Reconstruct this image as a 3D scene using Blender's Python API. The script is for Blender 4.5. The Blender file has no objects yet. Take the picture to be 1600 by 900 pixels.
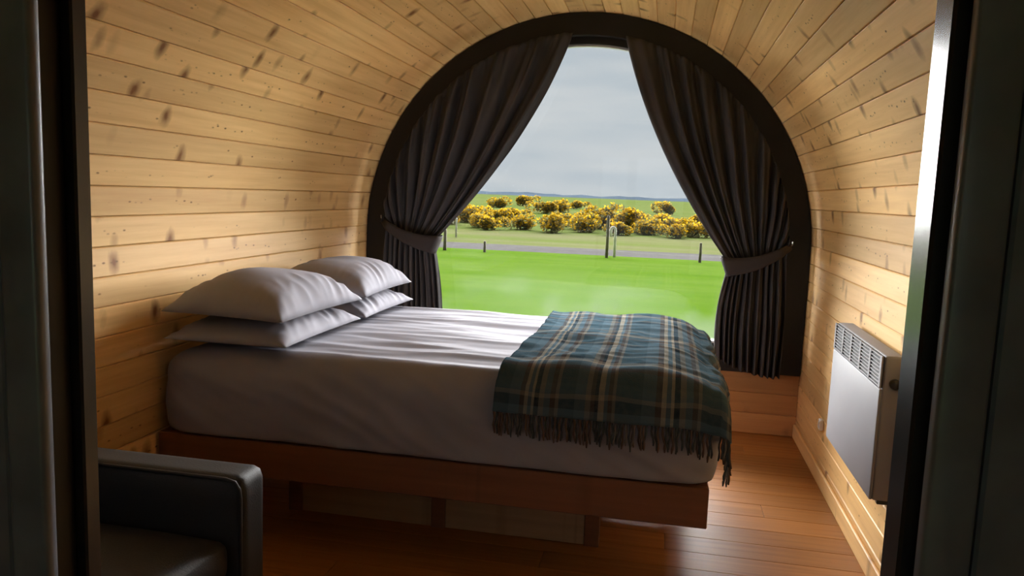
import bpy, bmesh, math, random
from mathutils import Vector, Matrix, noise

random.seed(7)
scene = bpy.context.scene
col = scene.collection

# ------------------------------------------------------------------ camera
EYE = 1.26
cam_d = bpy.data.cameras.new('camera')
cam_d.sensor_width = 36.0
cam_d.lens = 1210.0 / 1600.0 * 36.0
cam_d.clip_start = 0.02
cam_d.clip_end = 2000
cam = bpy.data.objects.new('camera', cam_d)
col.objects.link(cam)


def camera_axes():
    f = 1210.0
    dy = Vector(((1042 - 800) / f, -(312 - 450) / f, -1)).normalized()
    r = math.radians(2.15)
    ux, uy = math.sin(r), math.cos(r)
    up = Vector((ux, uy, -(dy.x * ux + dy.y * uy) / dy.z)).normalized()
    rt = dy.cross(up)
    return Matrix((rt, dy, up))


cam.matrix_world = Matrix.Translation((0, 0, EYE)) @ camera_axes().to_4x4()
scene.camera = cam

# ------------------------------------------------------------------ sky, veiled sun, exposure
scene.view_settings.view_transform = 'Standard'
scene.view_settings.look = 'None'
scene.view_settings.exposure = 0.0
scene.view_settings.gamma = 1.0
scene.view_settings.use_curve_mapping = False

SUN_E = 82.0
SUN_ELEV = 6
SUN_ANGLE = 94
scene.cycles.diffuse_bounces = 8

world = bpy.data.worlds.new('overcast_sky')
scene.world = world
world.use_nodes = True
wn = world.node_tree.nodes
wl = world.node_tree.links
wn.clear()
w_out = wn.new('ShaderNodeOutputWorld')
w_bg = wn.new('ShaderNodeBackground')
w_tc = wn.new('ShaderNodeTexCoord')
w_map = wn.new('ShaderNodeMapping')
w_map.inputs['Scale'].default_value = (2.2, 2.2, 15.0)
w_noise = wn.new('ShaderNodeTexNoise')
w_noise.inputs['Scale'].default_value = 1.6
w_noise.inputs['Detail'].default_value = 4
w_ramp = wn.new('ShaderNodeValToRGB')
w_ramp.color_ramp.elements[0].position = 0.34
w_ramp.color_ramp.elements[0].color = (0.50, 0.565, 0.62, 1)
w_ramp.color_ramp.elements[1].position = 0.62
w_ramp.color_ramp.elements[1].color = (0.64, 0.67, 0.69, 1)
wl.new(w_tc.outputs['Generated'], w_map.inputs['Vector'])
wl.new(w_map.outputs['Vector'], w_noise.inputs['Vector'])
wl.new(w_noise.outputs['Fac'], w_ramp.inputs['Fac'])
wl.new(w_ramp.outputs['Color'], w_bg.inputs['Color'])
w_bg.inputs['Strength'].default_value = 1.0
wl.new(w_bg.outputs['Background'], w_out.inputs['Surface'])

sun_d = bpy.data.lights.new('veiled_sun', 'SUN')
sun_d.energy = SUN_E
sun_d.angle = math.radians(SUN_ANGLE)
sun_d.color = (1.0, 0.98, 0.97)
sun = bpy.data.objects.new('veiled_sun', sun_d)
col.objects.link(sun)
sun.location = (0, 12, 9)
sun.rotation_euler = (-(math.pi / 2 - math.radians(SUN_ELEV)), 0, 0)

# ------------------------------------------------------------------ room measures
XC = -0.478          # middle of the barrel
HW = 1.238           # half width = arch radius
ZC = 1.008           # spring line of the arch
D = 4.341            # inner face of the window wall
YB = -1.9            # back end of the pod
ZG = -0.45           # ground outside


# ------------------------------------------------------------------ helpers
def W(o):
    """world position of an unrotated chain of parents"""
    v = Vector(o.location)
    while o.parent:
        o = o.parent
        v += Vector(o.location)
    return v


def link(name, me, parent=None, loc=(0, 0, 0)):
    o = bpy.data.objects.new(name, me)
    col.objects.link(o)
    if parent:
        o.parent = parent
        o.location = Vector(loc) - W(parent)
    else:
        o.location = loc
    return o


def thing(name, label, cat, loc, group=None):
    o = link(name, None, None, loc)
    o.empty_display_size = 0.1
    return tag(o, label, cat, group)


def tag(o, label=None, cat=None, group=None, kind=None):
    if label: o['label'] = label
    if cat: o['category'] = cat
    if group: o['group'] = group
    if kind: o['kind'] = kind
    return o


def mesh(name, verts, faces, mat, smooth=False, uvs=None):
    me = bpy.data.meshes.new(name)
    me.from_pydata([tuple(v) for v in verts], [], faces)
    if mat: me.materials.append(mat)
    if uvs:
        ul = me.uv_layers.new(name='UVMap')
        for lp in me.loops:
            ul.data[lp.index].uv = uvs[lp.vertex_index]
    if smooth:
        me.polygons.foreach_set('use_smooth', [True] * len(me.polygons))
    me.update()
    return me


def fix_normals(me):
    bm = bmesh.new(); bm.from_mesh(me)
    bmesh.ops.recalc_face_normals(bm, faces=bm.faces)
    bm.to_mesh(me); bm.free()
    return me


def box_mesh(name, sx, sy, sz, mat, bevel=0.003, seg=1):
    bm = bmesh.new()
    bmesh.ops.create_cube(bm, size=1.0)
    for v in bm.verts:
        v.co = Vector((v.co.x * sx, v.co.y * sy, v.co.z * sz))
    if bevel:
        b = min(bevel, 0.45 * min(sx, sy, sz))
        bmesh.ops.bevel(bm, geom=bm.edges[:], offset=b, segments=seg, profile=0.5, affect='EDGES')
    me = bpy.data.meshes.new(name)
    bm.to_mesh(me); bm.free()
    me.materials.append(mat)
    if seg > 1:
        me.polygons.foreach_set('use_smooth', [True] * len(me.polygons))
    return me


def box(name, x0, x1, y0, y1, z0, z1, mat, parent=None, bevel=0.003, seg=1):
    me = box_mesh(name, x1 - x0, y1 - y0, z1 - z0, mat, bevel, seg)
    return link(name, me, parent, ((x0 + x1) / 2, (y0 + y1) / 2, (z0 + z1) / 2))


def prism(name, poly, y0, y1, mat, parent=None):
    """polygon of (x,z) extruded along y, mesh in world coordinates around its own origin"""
    cx = sum(p[0] for p in poly) / len(poly); cz = min(p[1] for p in poly)
    n = len(poly)
    vs = [(p[0] - cx, 0, p[1] - cz) for p in poly] + [(p[0] - cx, y1 - y0, p[1] - cz) for p in poly]
    fs = [list(range(n)), list(range(2 * n - 1, n - 1, -1))]
    fs += [(i, i + n, (i + 1) % n + n, (i + 1) % n) for i in range(n)]
    me = fix_normals(mesh(name, vs, fs, mat))
    return link(name, me, parent, (cx, y0, cz))


def ring_mesh(name, outer, inner, y0, y1, mat, closed=True):
    """band between two (x,z) outlines with the same number of points"""
    n = len(outer)
    vs = []
    for y in (y0, y1):
        vs += [(p[0], y, p[1]) for p in outer]
        vs += [(p[0], y, p[1]) for p in inner]
    fs = []
    m = n if closed else n - 1
    for i in range(m):
        j = (i + 1) % n
        o0, o1, i0, i1 = i, j, n + i, n + j
        fs.append((o0, o1, i1, i0))
        fs.append((2 * n + o0, 2 * n + i0, 2 * n + i1, 2 * n + o1))
        fs.append((o0, 2 * n + o0, 2 * n + o1, o1))
        fs.append((i0, i1, 2 * n + i1, 2 * n + i0))
    if not closed:
        for i in (0, n - 1):
            fs.append((i, n + i, 3 * n + i, 2 * n + i))
    return fix_normals(mesh(name, vs, fs, mat))


def tube_mesh(name, pts, radii, mat, sides=8):
    vs, fs = [], []
    pts = [Vector(p) for p in pts]
    for k, p in enumerate(pts):
        t = (pts[min(k + 1, len(pts) - 1)] - pts[max(k - 1, 0)]).normalized()
        a = t.cross(Vector((0.13, 0.97, 0.2))).normalized()
        b = t.cross(a)
        r = radii[k] if isinstance(radii, (list, tuple)) else radii
        for s in range(sides):
            an = 2 * math.pi * s / sides
            vs.append(p + a * r * math.cos(an) + b * r * math.sin(an))
    for k in range(len(pts) - 1):
        for s in range(sides):
            s2 = (s + 1) % sides
            fs.append((k * sides + s, k * sides + s2, (k + 1) * sides + s2, (k + 1) * sides + s))
    fs.append(list(range(sides))[::-1])
    fs.append([(len(pts) - 1) * sides + s for s in range(sides)])
    return fix_normals(mesh(name, vs, fs, mat, True))


def rounded_box(name, dims, r, n, mat, warp=None, rzb=None):
    """box with elliptical rounding radii r=(rx,ry,rz), n=(nx,ny,nz) cells, centred on origin"""
    hx, hy, hz = [d / 2 for d in dims]
    nx, ny, nz = n
    idx, vs, fs = {}, [], []

    def vid(i, j, k):
        if (i, j, k) in idx: return idx[(i, j, k)]
        p = Vector((-hx + 2 * hx * i / nx, -hy + 2 * hy * j / ny, -hz + 2 * hz * k / nz))
        q = Vector((max(-hx + r[0], min(hx - r[0], p.x)), max(-hy + r[1], min(hy - r[1], p.y)),
                    max(-hz + (rzb or r[2]), min(hz - r[2], p.z))))
        rz = (rzb or r[2]) if p.z < 0 else r[2]
        d = Vector(((p.x - q.x) / r[0], (p.y - q.y) / r[1], (p.z - q.z) / rz))
        m = max(abs(d.x), abs(d.y), abs(d.z))
        if m > 1e-6:
            d = d.normalized() * m
            p = q + Vector((d.x * r[0], d.y * r[1], d.z * rz))
        if warp: p = warp(p)
        idx[(i, j, k)] = len(vs); vs.append(p)
        return idx[(i, j, k)]

    for i in range(nx):
        for j in range(ny):
            for k in (0, nz):
                fs.append((vid(i, j, k), vid(i + 1, j, k), vid(i + 1, j + 1, k), vid(i, j + 1, k)))
    for i in range(nx):
        for k in range(nz):
            for j in (0, ny):
                fs.append((vid(i, j, k), vid(i + 1, j, k), vid(i + 1, j, k + 1), vid(i, j, k + 1)))
    for j in range(ny):
        for k in range(nz):
            for i in (0, nx):
                fs.append((vid(i, j, k), vid(i, j + 1, k), vid(i, j + 1, k + 1), vid(i, j, k + 1)))
    return fix_normals(mesh(name, vs, fs, mat, True))


def ridge(x, y, z=0.0):
    return 1.0 - abs(noise.noise(Vector((x, y, z)))) * 2.0


# ------------------------------------------------------------------ materials
class NT:
    def __init__(self, name):
        self.m = bpy.data.materials.new(name)
        self.m.use_nodes = True
        self.t = self.m.node_tree
        self.b = self.t.nodes['Principled BSDF']
        self.out = self.t.nodes['Material Output']

    def n(self, kind, **kw):
        nd = self.t.nodes.new('ShaderNode' + kind)
        for k, v in kw.items():
            if k in nd.inputs: nd.inputs[k].default_value = v
            else: setattr(nd, k, v)
        return nd

    def l(self, a, b):
        self.t.links.new(a, b)

    def math(self, op, a, b=None, clamp=False):
        nd = self.t.nodes.new('ShaderNodeMath'); nd.operation = op; nd.use_clamp = clamp
        for i, v in enumerate((a, b)):
            if v is None: continue
            if isinstance(v, (int, float)): nd.inputs[i].default_value = v
            else: self.l(v, nd.inputs[i])
        return nd.outputs[0]

    def ramp(self, fac, stops, interp='LINEAR'):
        nd = self.t.nodes.new('ShaderNodeValToRGB')
        cr = nd.color_ramp; cr.interpolation = interp
        while len(cr.elements) < len(stops): cr.elements.new(0.5)
        for e, (p, c) in zip(cr.elements, stops):
            e.position = p
            e.color = (c[0], c[1], c[2], 1) if isinstance(c, (tuple, list)) else (c, c, c, 1)
        if fac is not None: self.l(fac, nd.inputs['Fac'])
        return nd.outputs['Color']

    def mix(self, fac, a, b, mode='MIX'):
        nd = self.t.nodes.new('ShaderNodeMix'); nd.data_type = 'RGBA'; nd.blend_type = mode
        for sock, v in ((nd.inputs[0], fac), (nd.inputs[6], a), (nd.inputs[7], b)):
            if isinstance(v, (int, float)): sock.default_value = v
            elif isinstance(v, (tuple, list)): sock.default_value = (v[0], v[1], v[2], 1)
            else: self.l(v, sock)
        return nd.outputs[2]

    def noise(self, vec, scale, detail=3, rough=0.5):
        nd = self.n('TexNoise'); nd.inputs['Scale'].default_value = scale
        nd.inputs['Detail'].default_value = detail; nd.inputs['Roughness'].default_value = rough
        if vec is not None: self.l(vec, nd.inputs['Vector'])
        return nd.outputs['Fac']

    def bump(self, h, strength=0.3, dist=0.002):
        nd = self.n('Bump'); nd.inputs['Strength'].default_value = strength
        nd.inputs['Distance'].default_value = dist
        self.l(h, nd.inputs['Height']); self.l(nd.outputs['Normal'], self.b.inputs['Normal'])

    def coords(self, scale=(1, 1, 1), rand=0.0, kind='Object'):
        tc = self.n('TexCoord')
        vec = tc.outputs[kind]
        if rand:
            oi = self.n('ObjectInfo')
            cb = self.n('CombineXYZ')
            for i, k in enumerate((1.0, 2.37, 0.71)):
                self.l(self.math('MULTIPLY', oi.outputs['Random'], rand * k), cb.inputs[i])
            va = self.n('VectorMath'); va.operation = 'ADD'
            self.l(vec, va.inputs[0]); self.l(cb.outputs[0], va.inputs[1]); vec = va.outputs[0]
        mp = self.n('Mapping'); mp.inputs['Scale'].default_value = scale
        self.l(vec, mp.inputs['Vector'])
        return mp.outputs['Vector']


def plain(name, c, rough=0.6, spec=0.5, metal=0.0, var=0.0, vscale=6.0, bump=0.0, bscale=80.0):
    k = NT(name)
    k.b.inputs['Roughness'].default_value = rough
    k.b.inputs['Specular IOR Level'].default_value = spec
    k.b.inputs['Metallic'].default_value = metal
    v = k.coords()
    nz = k.noise(v, vscale, 4)
    cc = k.ramp(nz, [(0.3, tuple(x * (1 - var) for x in c)), (0.7, tuple(min(1, x * (1 + var)) for x in c))])
    k.l(cc, k.b.inputs['Base Color'])
    if bump: k.bump(k.noise(v, bscale, 3), bump, 0.002)
    return k.m


def wood(name, light, dark, axis='Y', knots=1.0, rough=0.4, grain=1.0, tone=0.25, spec=0.4):
    """pine-like boards: grain runs along `axis` of the object, every board offset by its own random number"""
    k = NT(name)
    a = {'X': (1.6, 38, 38), 'Y': (38, 1.6, 38), 'Z': (38, 38, 1.6)}[axis]
    g = k.noise(k.coords(a, 31.0), 1.0, 4, 0.6)
    base = k.ramp(g, [(0.30, light), (0.55, tuple(l * (1 - .22 * grain) + d * .22 * grain for l, d in zip(light, dark))),
                      (0.80, tuple(l * (1 - .5 * grain) + d * .5 * grain for l, d in zip(light, dark)))])
    # tone of the single board
    oi = k.n('ObjectInfo')
    tn = k.ramp(oi.outputs['Random'], [(0.0, 1 - tone), (1.0, 1 + 0.4 * tone)])
    base = k.mix(1.0, base, tn, 'MULTIPLY')
    big = k.noise(k.coords({'X': (1.2, 7, 7), 'Y': (7, 1.2, 7), 'Z': (7, 7, 1.2)}[axis], 13.0), 1.0, 2)
    base = k.mix(k.ramp(big, [(0.5, 0.0), (0.85, 0.25)]), base, dark)
    if knots:
        s1 = {'X': (9, 4.0, 0.01), 'Y': (6.0, 9.5, 0.01), 'Z': (4.0, 0.01, 9)}[axis]
        vo = k.n('TexVoronoi', Scale=1.0)
        dv = k.coords(s1, 17.0)
        nn = k.n('TexNoise', Scale=3.0)
        k.l(dv, nn.inputs['Vector'])
        add = k.n('VectorMath'); add.operation = 'MULTIPLY_ADD'
        k.l(nn.outputs['Color'], add.inputs[0]); add.inputs[1].default_value = (.22, .22, 0); k.l(dv, add.inputs[2])
        k.l(add.outputs[0], vo.inputs['Vector'])
        kn = k.ramp(vo.outputs['Distance'], [(0.06, knots), (0.14, 0.62 * knots), (0.30, 0.0)])
        pick = k.ramp(k.math('FRACT', k.math('MULTIPLY', vo.outputs['Color'], 3.7)), [(0.45, 0.0), (0.65, 1.0)])
        base = k.mix(k.mix(1.0, kn, pick, 'MULTIPLY'), base, (dark[0] * 0.42, dark[1] * 0.36, dark[2] * 0.33))
        s2 = {'X': (26, 55, 0.01), 'Y': (55, 26, 0.01), 'Z': (55, 0.01, 26)}[axis]
        v2 = k.n('TexVoronoi', Scale=1.0)
        k.l(k.coords(s2, 23.0), v2.inputs['Vector'])
        k2 = k.ramp(v2.outputs['Distance'], [(0.10, 0.9 * knots), (0.24, 0.0)])
        sep = k.n('SeparateXYZ'); k.l(k.coords((1, 1, 1)), sep.inputs[0])
        across = sep.outputs[{'X': 'Y', 'Y': 'X', 'Z': 'X'}[axis]]
        wob = k.math('MULTIPLY', k.math('SUBTRACT', k.noise(k.coords((2, 2, 2), 41.0), 1.0, 1), 0.5), 0.05)
        near = k.ramp(k.math('ABSOLUTE', k.math('SUBTRACT', across, wob)), [(0.004, 1.0), (0.011, 0.0)])
        some = k.ramp(k.noise(k.coords((3, 3, 3), 53.0), 1.0, 1), [(0.42, 0.0), (0.52, 1.0)])
        base = k.mix(k.mix(1.0, k.mix(1.0, k2, near, 'MULTIPLY'), some, 'MULTIPLY'), base, tuple(d * 0.3 for d in dark))
    k.l(base, k.b.inputs['Base Color'])
    k.b.inputs['Roughness'].default_value = rough
    k.b.inputs['Specular IOR Level'].default_value = spec
    k.bump(g, 0.12, 0.0015)
    return k.m


M = {}
M['pine'] = wood('pine_boards', (0.92, 0.61, 0.265), (0.50, 0.23, 0.06), 'Y', 1.0, 0.45, spec=0.15)
M['pine_x'] = wood('pine_boards_across', (0.60, 0.34, 0.14), (0.32, 0.14, 0.045), 'X', 0.5, 0.4)
M['shell'] = plain('shell_board', (0.10, 0.05, 0.02), 0.8, var=0.2)
M['laminate'] = wood('floor_laminate', (0.43, 0.18, 0.045), (0.19, 0.065, 0.014), 'X', 0.0, 0.42, 1.5, 0.22, 0.2)
M['bed_wood'] = wood('stained_bed_wood', (0.21, 0.085, 0.038), (0.07, 0.025, 0.012), 'X', 0.25, 0.5, 1.0, 0.1)
M['bed_wood_y'] = wood('stained_bed_wood_end', (0.21, 0.085, 0.038), (0.07, 0.025, 0.012), 'Y', 0.25, 0.5, 1.0, 0.1)
M['ply'] = wood('raw_plywood', (0.48, 0.31, 0.16), (0.24, 0.13, 0.06), 'X', 0.5, 0.6, 1.0, 0.25)
M['black_gloss'] = plain('black_gloss_paint', (0.018, 0.018, 0.019), 0.22, 0.5, var=0.15, vscale=3, bump=0.08, bscale=25)
M['black_panel'] = plain('black_satin_paint', (0.140, 0.158, 0.190), 0.36, 0.5, var=0.3, vscale=9, bump=0.15, bscale=60)
M['frame_black'] = plain('black_frame_paint', (0.011, 0.009, 0.009), 0.5, 0.35, var=0.2)
M['bead'] = plain('pale_glazing_bead', (0.42, 0.40, 0.37), 0.5)
M['sill'] = plain('white_window_board', (0.75, 0.76, 0.77), 0.4)
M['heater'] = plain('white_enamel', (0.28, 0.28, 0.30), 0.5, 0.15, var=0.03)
M['dark_slot'] = plain('dark_inside', (0.012, 0.012, 0.013), 0.8)
M['black_plastic'] = plain('black_plastic', (0.02, 0.02, 0.02), 0.4)
M['white_plastic'] = plain('white_plastic', (0.8, 0.8, 0.8), 0.4)
M['leather'] = plain('black_leather', (0.022, 0.022, 0.023), 0.58, 0.35, var=0.25, vscale=4, bump=0.35, bscale=220)
M['steel'] = plain('steel', (0.6, 0.6, 0.6), 0.3, 0.5, 1.0)


def cloth_mat(name, c, rough=0.85, weave=900, bump=0.15, var=0.05):
    k = NT(name)
    v = k.coords()
    nz = k.noise(v, 5.0, 3)
    k.l(k.ramp(nz, [(0.3, tuple(x * (1 - var) for x in c)), (0.7, tuple(min(1, x * (1 + var)) for x in c))]), k.b.inputs['Base Color'])
    k.b.inputs['Roughness'].default_value = rough
    k.b.inputs['Specular IOR Level'].default_value = 0.03
    k.bump(k.noise(v, weave, 2), bump, 0.0006)
    return k.m


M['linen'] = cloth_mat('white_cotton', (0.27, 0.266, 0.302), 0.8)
M['curtain'] = cloth_mat('charcoal_curtain', (0.068, 0.066, 0.066), 0.9, 1100, 0.2, 0.15)
# the cloth lets a little daylight through
_t = M['curtain'].node_tree
_b = _t.nodes['Principled BSDF']; _o = _t.nodes['Material Output']
_tl = _t.nodes.new('ShaderNodeBsdfTranslucent'); _tl.inputs['Color'].default_value = (0.068, 0.066, 0.066, 1)
_mx = _t.nodes.new('ShaderNodeMixShader'); _mx.inputs[0].default_value = 0.03
_t.links.new(_b.outputs[0], _mx.inputs[1]); _t.links.new(_tl.outputs[0], _mx.inputs[2]); _t.links.new(_mx.outputs[0], _o.inputs['Surface'])
M['tieback'] = cloth_mat('charcoal_tieback', (0.052, 0.047, 0.046), 0.9, 1100, 0.2, 0.1)

# tartan
BEIGE = (0.28, 0.245, 0.185); TEAL = (0.040, 0.074, 0.098); NAVY = (0.016, 0.023, 0.032); BROWN = (0.070, 0.050, 0.042)
SLATE = (0.070, 0.112, 0.142); SAND = (0.16, 0.15, 0.125)
k = NT('tartan_wool')
tc = k.n('TexCoord')
sx = k.n('SeparateXYZ'); k.l(tc.outputs['UV'], sx.inputs[0])


def stripes(sock, period, off, stops):
    fr = k.math('FRACT', k.math('DIVIDE', k.math('ADD', sock, off), period))
    return k.ramp(fr, stops, 'CONSTANT')


A = stripes(sx.outputs['X'], 0.40, 0.0, [(0.0, TEAL), (0.12, SLATE), (0.20, BROWN), (0.235, BEIGE), (0.265, SLATE), (0.29, BEIGE), (0.31, NAVY), (0.345, SAND),
                                        (0.385, SLATE), (0.43, BROWN), (0.47, SAND), (0.50, TEAL), (0.62, SLATE), (0.70, SAND), (0.74, BROWN), (0.77, NAVY), (0.80, BEIGE),
                                        (0.84, SLATE), (0.87, BROWN), (0.90, SAND), (0.925, TEAL)])
Bq = stripes(sx.outputs['Y'], 0.50, 0.04, [(0.0, TEAL), (0.10, SLATE), (0.18, SAND), (0.21, TEAL), (0.34, NAVY), (0.38, SAND), (0.43, BEIGE), (0.46, SLATE), (0.53, BROWN), (0.57, TEAL), (0.74, SAND), (0.77, NAVY), (0.83, SLATE)])
tart = k.mix(0.44, A, Bq)
nz = k.noise(k.coords((1, 1, 1)), 60, 3)
tart = k.mix(k.ramp(nz, [(0.35, 0.0), (0.75, 0.35)]), tart, (0.085, 0.095, 0.10))
k.l(tart, k.b.inputs['Base Color'])
k.b.inputs['Roughness'].default_value = 0.95
k.b.inputs['Specular IOR Level'].default_value = 0.0
k.bump(k.noise(k.coords(), 350, 3), 0.5, 0.002)
M['tartan'] = k.m
M['tassel_a'] = cloth_mat('tassel_dark', (0.050, 0.058, 0.064), 0.95)
M['tassel_b'] = cloth_mat('tassel_brown', (0.10, 0.070, 0.058), 0.95)
M['tassel_c'] = cloth_mat('tassel_grey', (0.13, 0.12, 0.115), 0.95)

# glass: clear pane with faint pale translucent patches, stronger towards the bottom
k = NT('window_glass')
k.t.nodes.remove(k.b)
tr = k.n('BsdfTransparent'); tr.inputs['Color'].default_value = (0.97, 0.98, 0.98, 1)
gl = k.n('BsdfGlossy'); gl.inputs['Roughness'].default_value = 0.02
fr = k.n('Fresnel', IOR=1.45)
ms = k.n('MixShader')
k.l(k.math('MULTIPLY', fr.outputs[0], 0.6), ms.inputs[0]); k.l(tr.outputs[0], ms.inputs[1]); k.l(gl.outputs[0], ms.inputs[2])
tl = k.n('BsdfTranslucent'); tl.inputs['Color'].default_value = (0.085, 0.09, 0.095, 1)
tcg = k.n('TexCoord'); sg = k.n('SeparateXYZ'); k.l(tcg.outputs['Object'], sg.inputs[0])
low = k.ramp(sg.outputs['Z'], [(0.0, 1.0), (0.50, 0.0)])
nzg = k.noise(k.coords((1.3, 1.0, 1.6)), 2.0, 2)
film = k.mix(1.0, low, k.ramp(nzg, [(0.48, 0.0), (0.60, 0.17)]), 'MULTIPLY')
ms2 = k.n('MixShader'); k.l(film, ms2.inputs[0]); k.l(ms.outputs[0], ms2.inputs[1]); k.l(tl.outputs[0], ms2.inputs[2])
k.l(ms2.outputs[0], k.out.inputs['Surface'])
M['glass'] = k.m


def ground_mat(name, a, b, scale=(0.25, 0.6, 1), fine=3.0, c=None):
    k = NT(name)
    n1 = k.noise(k.coords(scale), 1.0, 4)
    n2 = k.noise(k.coords((1, 1, 1)), fine, 4, 0.7)
    cc = k.mix(k.ramp(n1, [(0.35, 0.0), (0.65, 1.0)]), a, b)
    cc = k.mix(k.ramp(n2, [(0.35, 0.0), (0.75, 0.5)]), cc, c or tuple(x * 0.6 for x in a))
    k.l(cc, k.b.inputs['Base Color'])
    k.b.inputs['Roughness'].default_value = 1.0
    k.b.inputs['Specular IOR Level'].default_value = 0.0
    return k.m


M['lawn'] = ground_mat('lawn_grass', (0.042, 0.080, 0.007), (0.056, 0.090, 0.014), (0.12, 0.9, 1), 2.0, (0.034, 0.068, 0.009))
M['road'] = ground_mat('pale_gravel_track', (0.068, 0.065, 0.064), (0.082, 0.079, 0.077), (0.2, 1, 1), 3.0)
M['field'] = ground_mat('rough_field', (0.050, 0.074, 0.016), (0.070, 0.084, 0.028), (0.05, 0.10, 1), 0.35, (0.052, 0.058, 0.022))
M['verge'] = ground_mat('verge_grass', (0.058, 0.082, 0.018), (0.085, 0.088, 0.042), (0.08, 0.7, 1), 1.0, (0.072, 0.072, 0.034))
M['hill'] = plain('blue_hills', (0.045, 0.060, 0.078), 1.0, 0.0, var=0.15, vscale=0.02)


def leaf_mat(name, a, b, through):
    k = NT(name)
    c = k.mix(k.ramp(k.noise(k.coords((1, 1, 1), 9.0), 4.0, 3), [(0.35, 0.0), (0.65, 1.0)]), a, b)
    k.l(c, k.b.inputs['Base Color'])
    k.b.inputs['Roughness'].default_value = 0.9
    k.b.inputs['Specular IOR Level'].default_value = 0.1
    t = k.n('BsdfTranslucent'); k.l(c, t.inputs['Color'])
    m = k.n('MixShader'); m.inputs[0].default_value = through
    k.l(k.b.outputs[0], m.inputs[1]); k.l(t.outputs[0], m.inputs[2]); k.l(m.outputs[0], k.out.inputs['Surface'])
    return k.m


M['gorse_green'] = leaf_mat('gorse_needles', (0.075, 0.075, 0.028), (0.12, 0.11, 0.040), 0.5)
M['gorse_yellow'] = leaf_mat('gorse_flowers', (0.27, 0.155, 0.006), (0.34, 0.215, 0.010), 0.5)
M['post'] = plain('weathered_post', (0.12, 0.09, 0.065), 0.9, var=0.3)
M['post_pale'] = plain('pale_post', (0.50, 0.47, 0.43), 0.8, var=0.2)


# ------------------------------------------------------------------ barrel walls and ceiling
def profile(r_off=0.0, n=48, z0=0.0):
    """barrel outline from the left floor edge over the top to the right floor edge, offset outwards"""
    r = HW + r_off
    pts = [(XC - r, z0)]
    for i in range(n + 1):
        a = math.pi - math.pi * i / n
        pts.append((XC + r * math.cos(a), ZC + r * math.sin(a)))
    pts.append((XC + r, z0))
    return pts


TOTAL = 2 * ZC + math.pi * HW


def at_s(s, off=0.0):
    if s <= ZC: return Vector((XC - HW - off, 0, s)), Vector((0, 0, 1))
    if s >= TOTAL - ZC: return Vector((XC + HW + off, 0, TOTAL - s)), Vector((0, 0, -1))
    a = math.pi - (s - ZC) / HW
    return (Vector((XC + (HW + off) * math.cos(a), 0, ZC + (HW + off) * math.sin(a))),
            Vector((math.sin(a), 0, -math.cos(a))))


NPL = 62
PW = TOTAL / NPL
S_L = 17 * PW
S_R = TOTAL - S_L


def shell_piece(name, s0, s1):
    n = 24
    ins = [at_s(s0 + (s1 - s0) * i / n, 0.022)[0] for i in range(n + 1)]
    outs = [at_s(s0 + (s1 - s0) * i / n, 0.085)[0] for i in range(n + 1)]
    if s0 == 0: ins[0].z = outs[0].z = -0.06
    if s1 == TOTAL: ins[-1].z = outs[-1].z = -0.06
    me = ring_mesh(name, [(p.x, p.z) for p in outs], [(p.x, p.z) for p in ins], YB - 0.1, D + 0.10, M['shell'], closed=False)
    return tag(link(name, me), kind='structure')


wall_left = shell_piece('wall_left', 0.0, S_L)
ceiling = shell_piece('ceiling', S_L, S_R)
wall_right = shell_piece('wall_right', S_R, TOTAL)
tag(wall_left, 'curved left wall of knotty pine boards')
tag(ceiling, 'barrel ceiling of knotty pine boards')
tag(wall_right, 'curved right wall of knotty pine boards')


def plank_mesh(name, w, length, t, ch, mat):
    """board: x across (w), y along, z = room side; chamfered edges make the V joints"""
    hw = w / 2
    prof = [(-hw, -t), (hw, -t), (hw, -ch), (hw - ch, 0), (-hw + ch, 0), (-hw, -ch)]
    n = len(prof)
    vs = [(x, -length / 2, z) for x, z in prof] + [(x, length / 2, z) for x, z in prof]
    fs = [list(range(n)), list(range(2 * n - 1, n - 1, -1))] + [(i, i + n, (i + 1) % n + n, (i + 1) % n) for i in range(n)]
    return fix_normals(mesh(name, vs, fs, mat))


pl_me = plank_mesh('plank', PW - 0.0012, D - YB, 0.018, 0.0035, M['pine'])
for i in range(NPL):
    a, _ = at_s(i * PW); b, _ = at_s((i + 1) * PW)
    c = (a + b) / 2
    t = (b - a).normalized()
    xa = -t; ya = Vector((0, 1, 0)); za = xa.cross(ya)
    par = wall_left if i < 17 else (ceiling if i < NPL - 17 else wall_right)
    c = c - za * random.uniform(0.0, 0.0016)
    o = bpy.data.objects.new('plank', pl_me)
    col.objects.link(o)
    o.parent = par
    o.matrix_local = Matrix(((xa.x, ya.x, za.x, c.x), (xa.y, ya.y, za.y, (D + YB) / 2), (xa.z, ya.z, za.z, c.z), (0, 0, 0, 1)))

# ------------------------------------------------------------------ floor
floor = tag(box('floor', XC - HW - 0.05, XC + HW + 0.05, YB - 0.1, D + 0.1, -0.10, -0.012, M['shell'], None, 0), kind='structure')
tag(floor, 'brown wood laminate floor laid across the pod')
FW = 0.135
y = YB
r = 0
rows = int(math.ceil((D - YB) / FW))
FWr = (D - YB) / rows
cuts = [0.35, 0.72, 0.15, 0.55, 0.88, 0.28]
for r in range(rows):
    x0, x1 = XC - HW, XC + HW
    cx = x0 + cuts[(r * 5) % 6] * (x1 - x0)
    for (p, q) in ((x0, cx), (cx, x1)):
        box('plank', p + 0.0006, q - 0.0006, YB + r * FWr + 0.0006, YB + (r + 1) * FWr - 0.0006, -0.012, 0.0, M['laminate'], floor, 0.0012)

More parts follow.
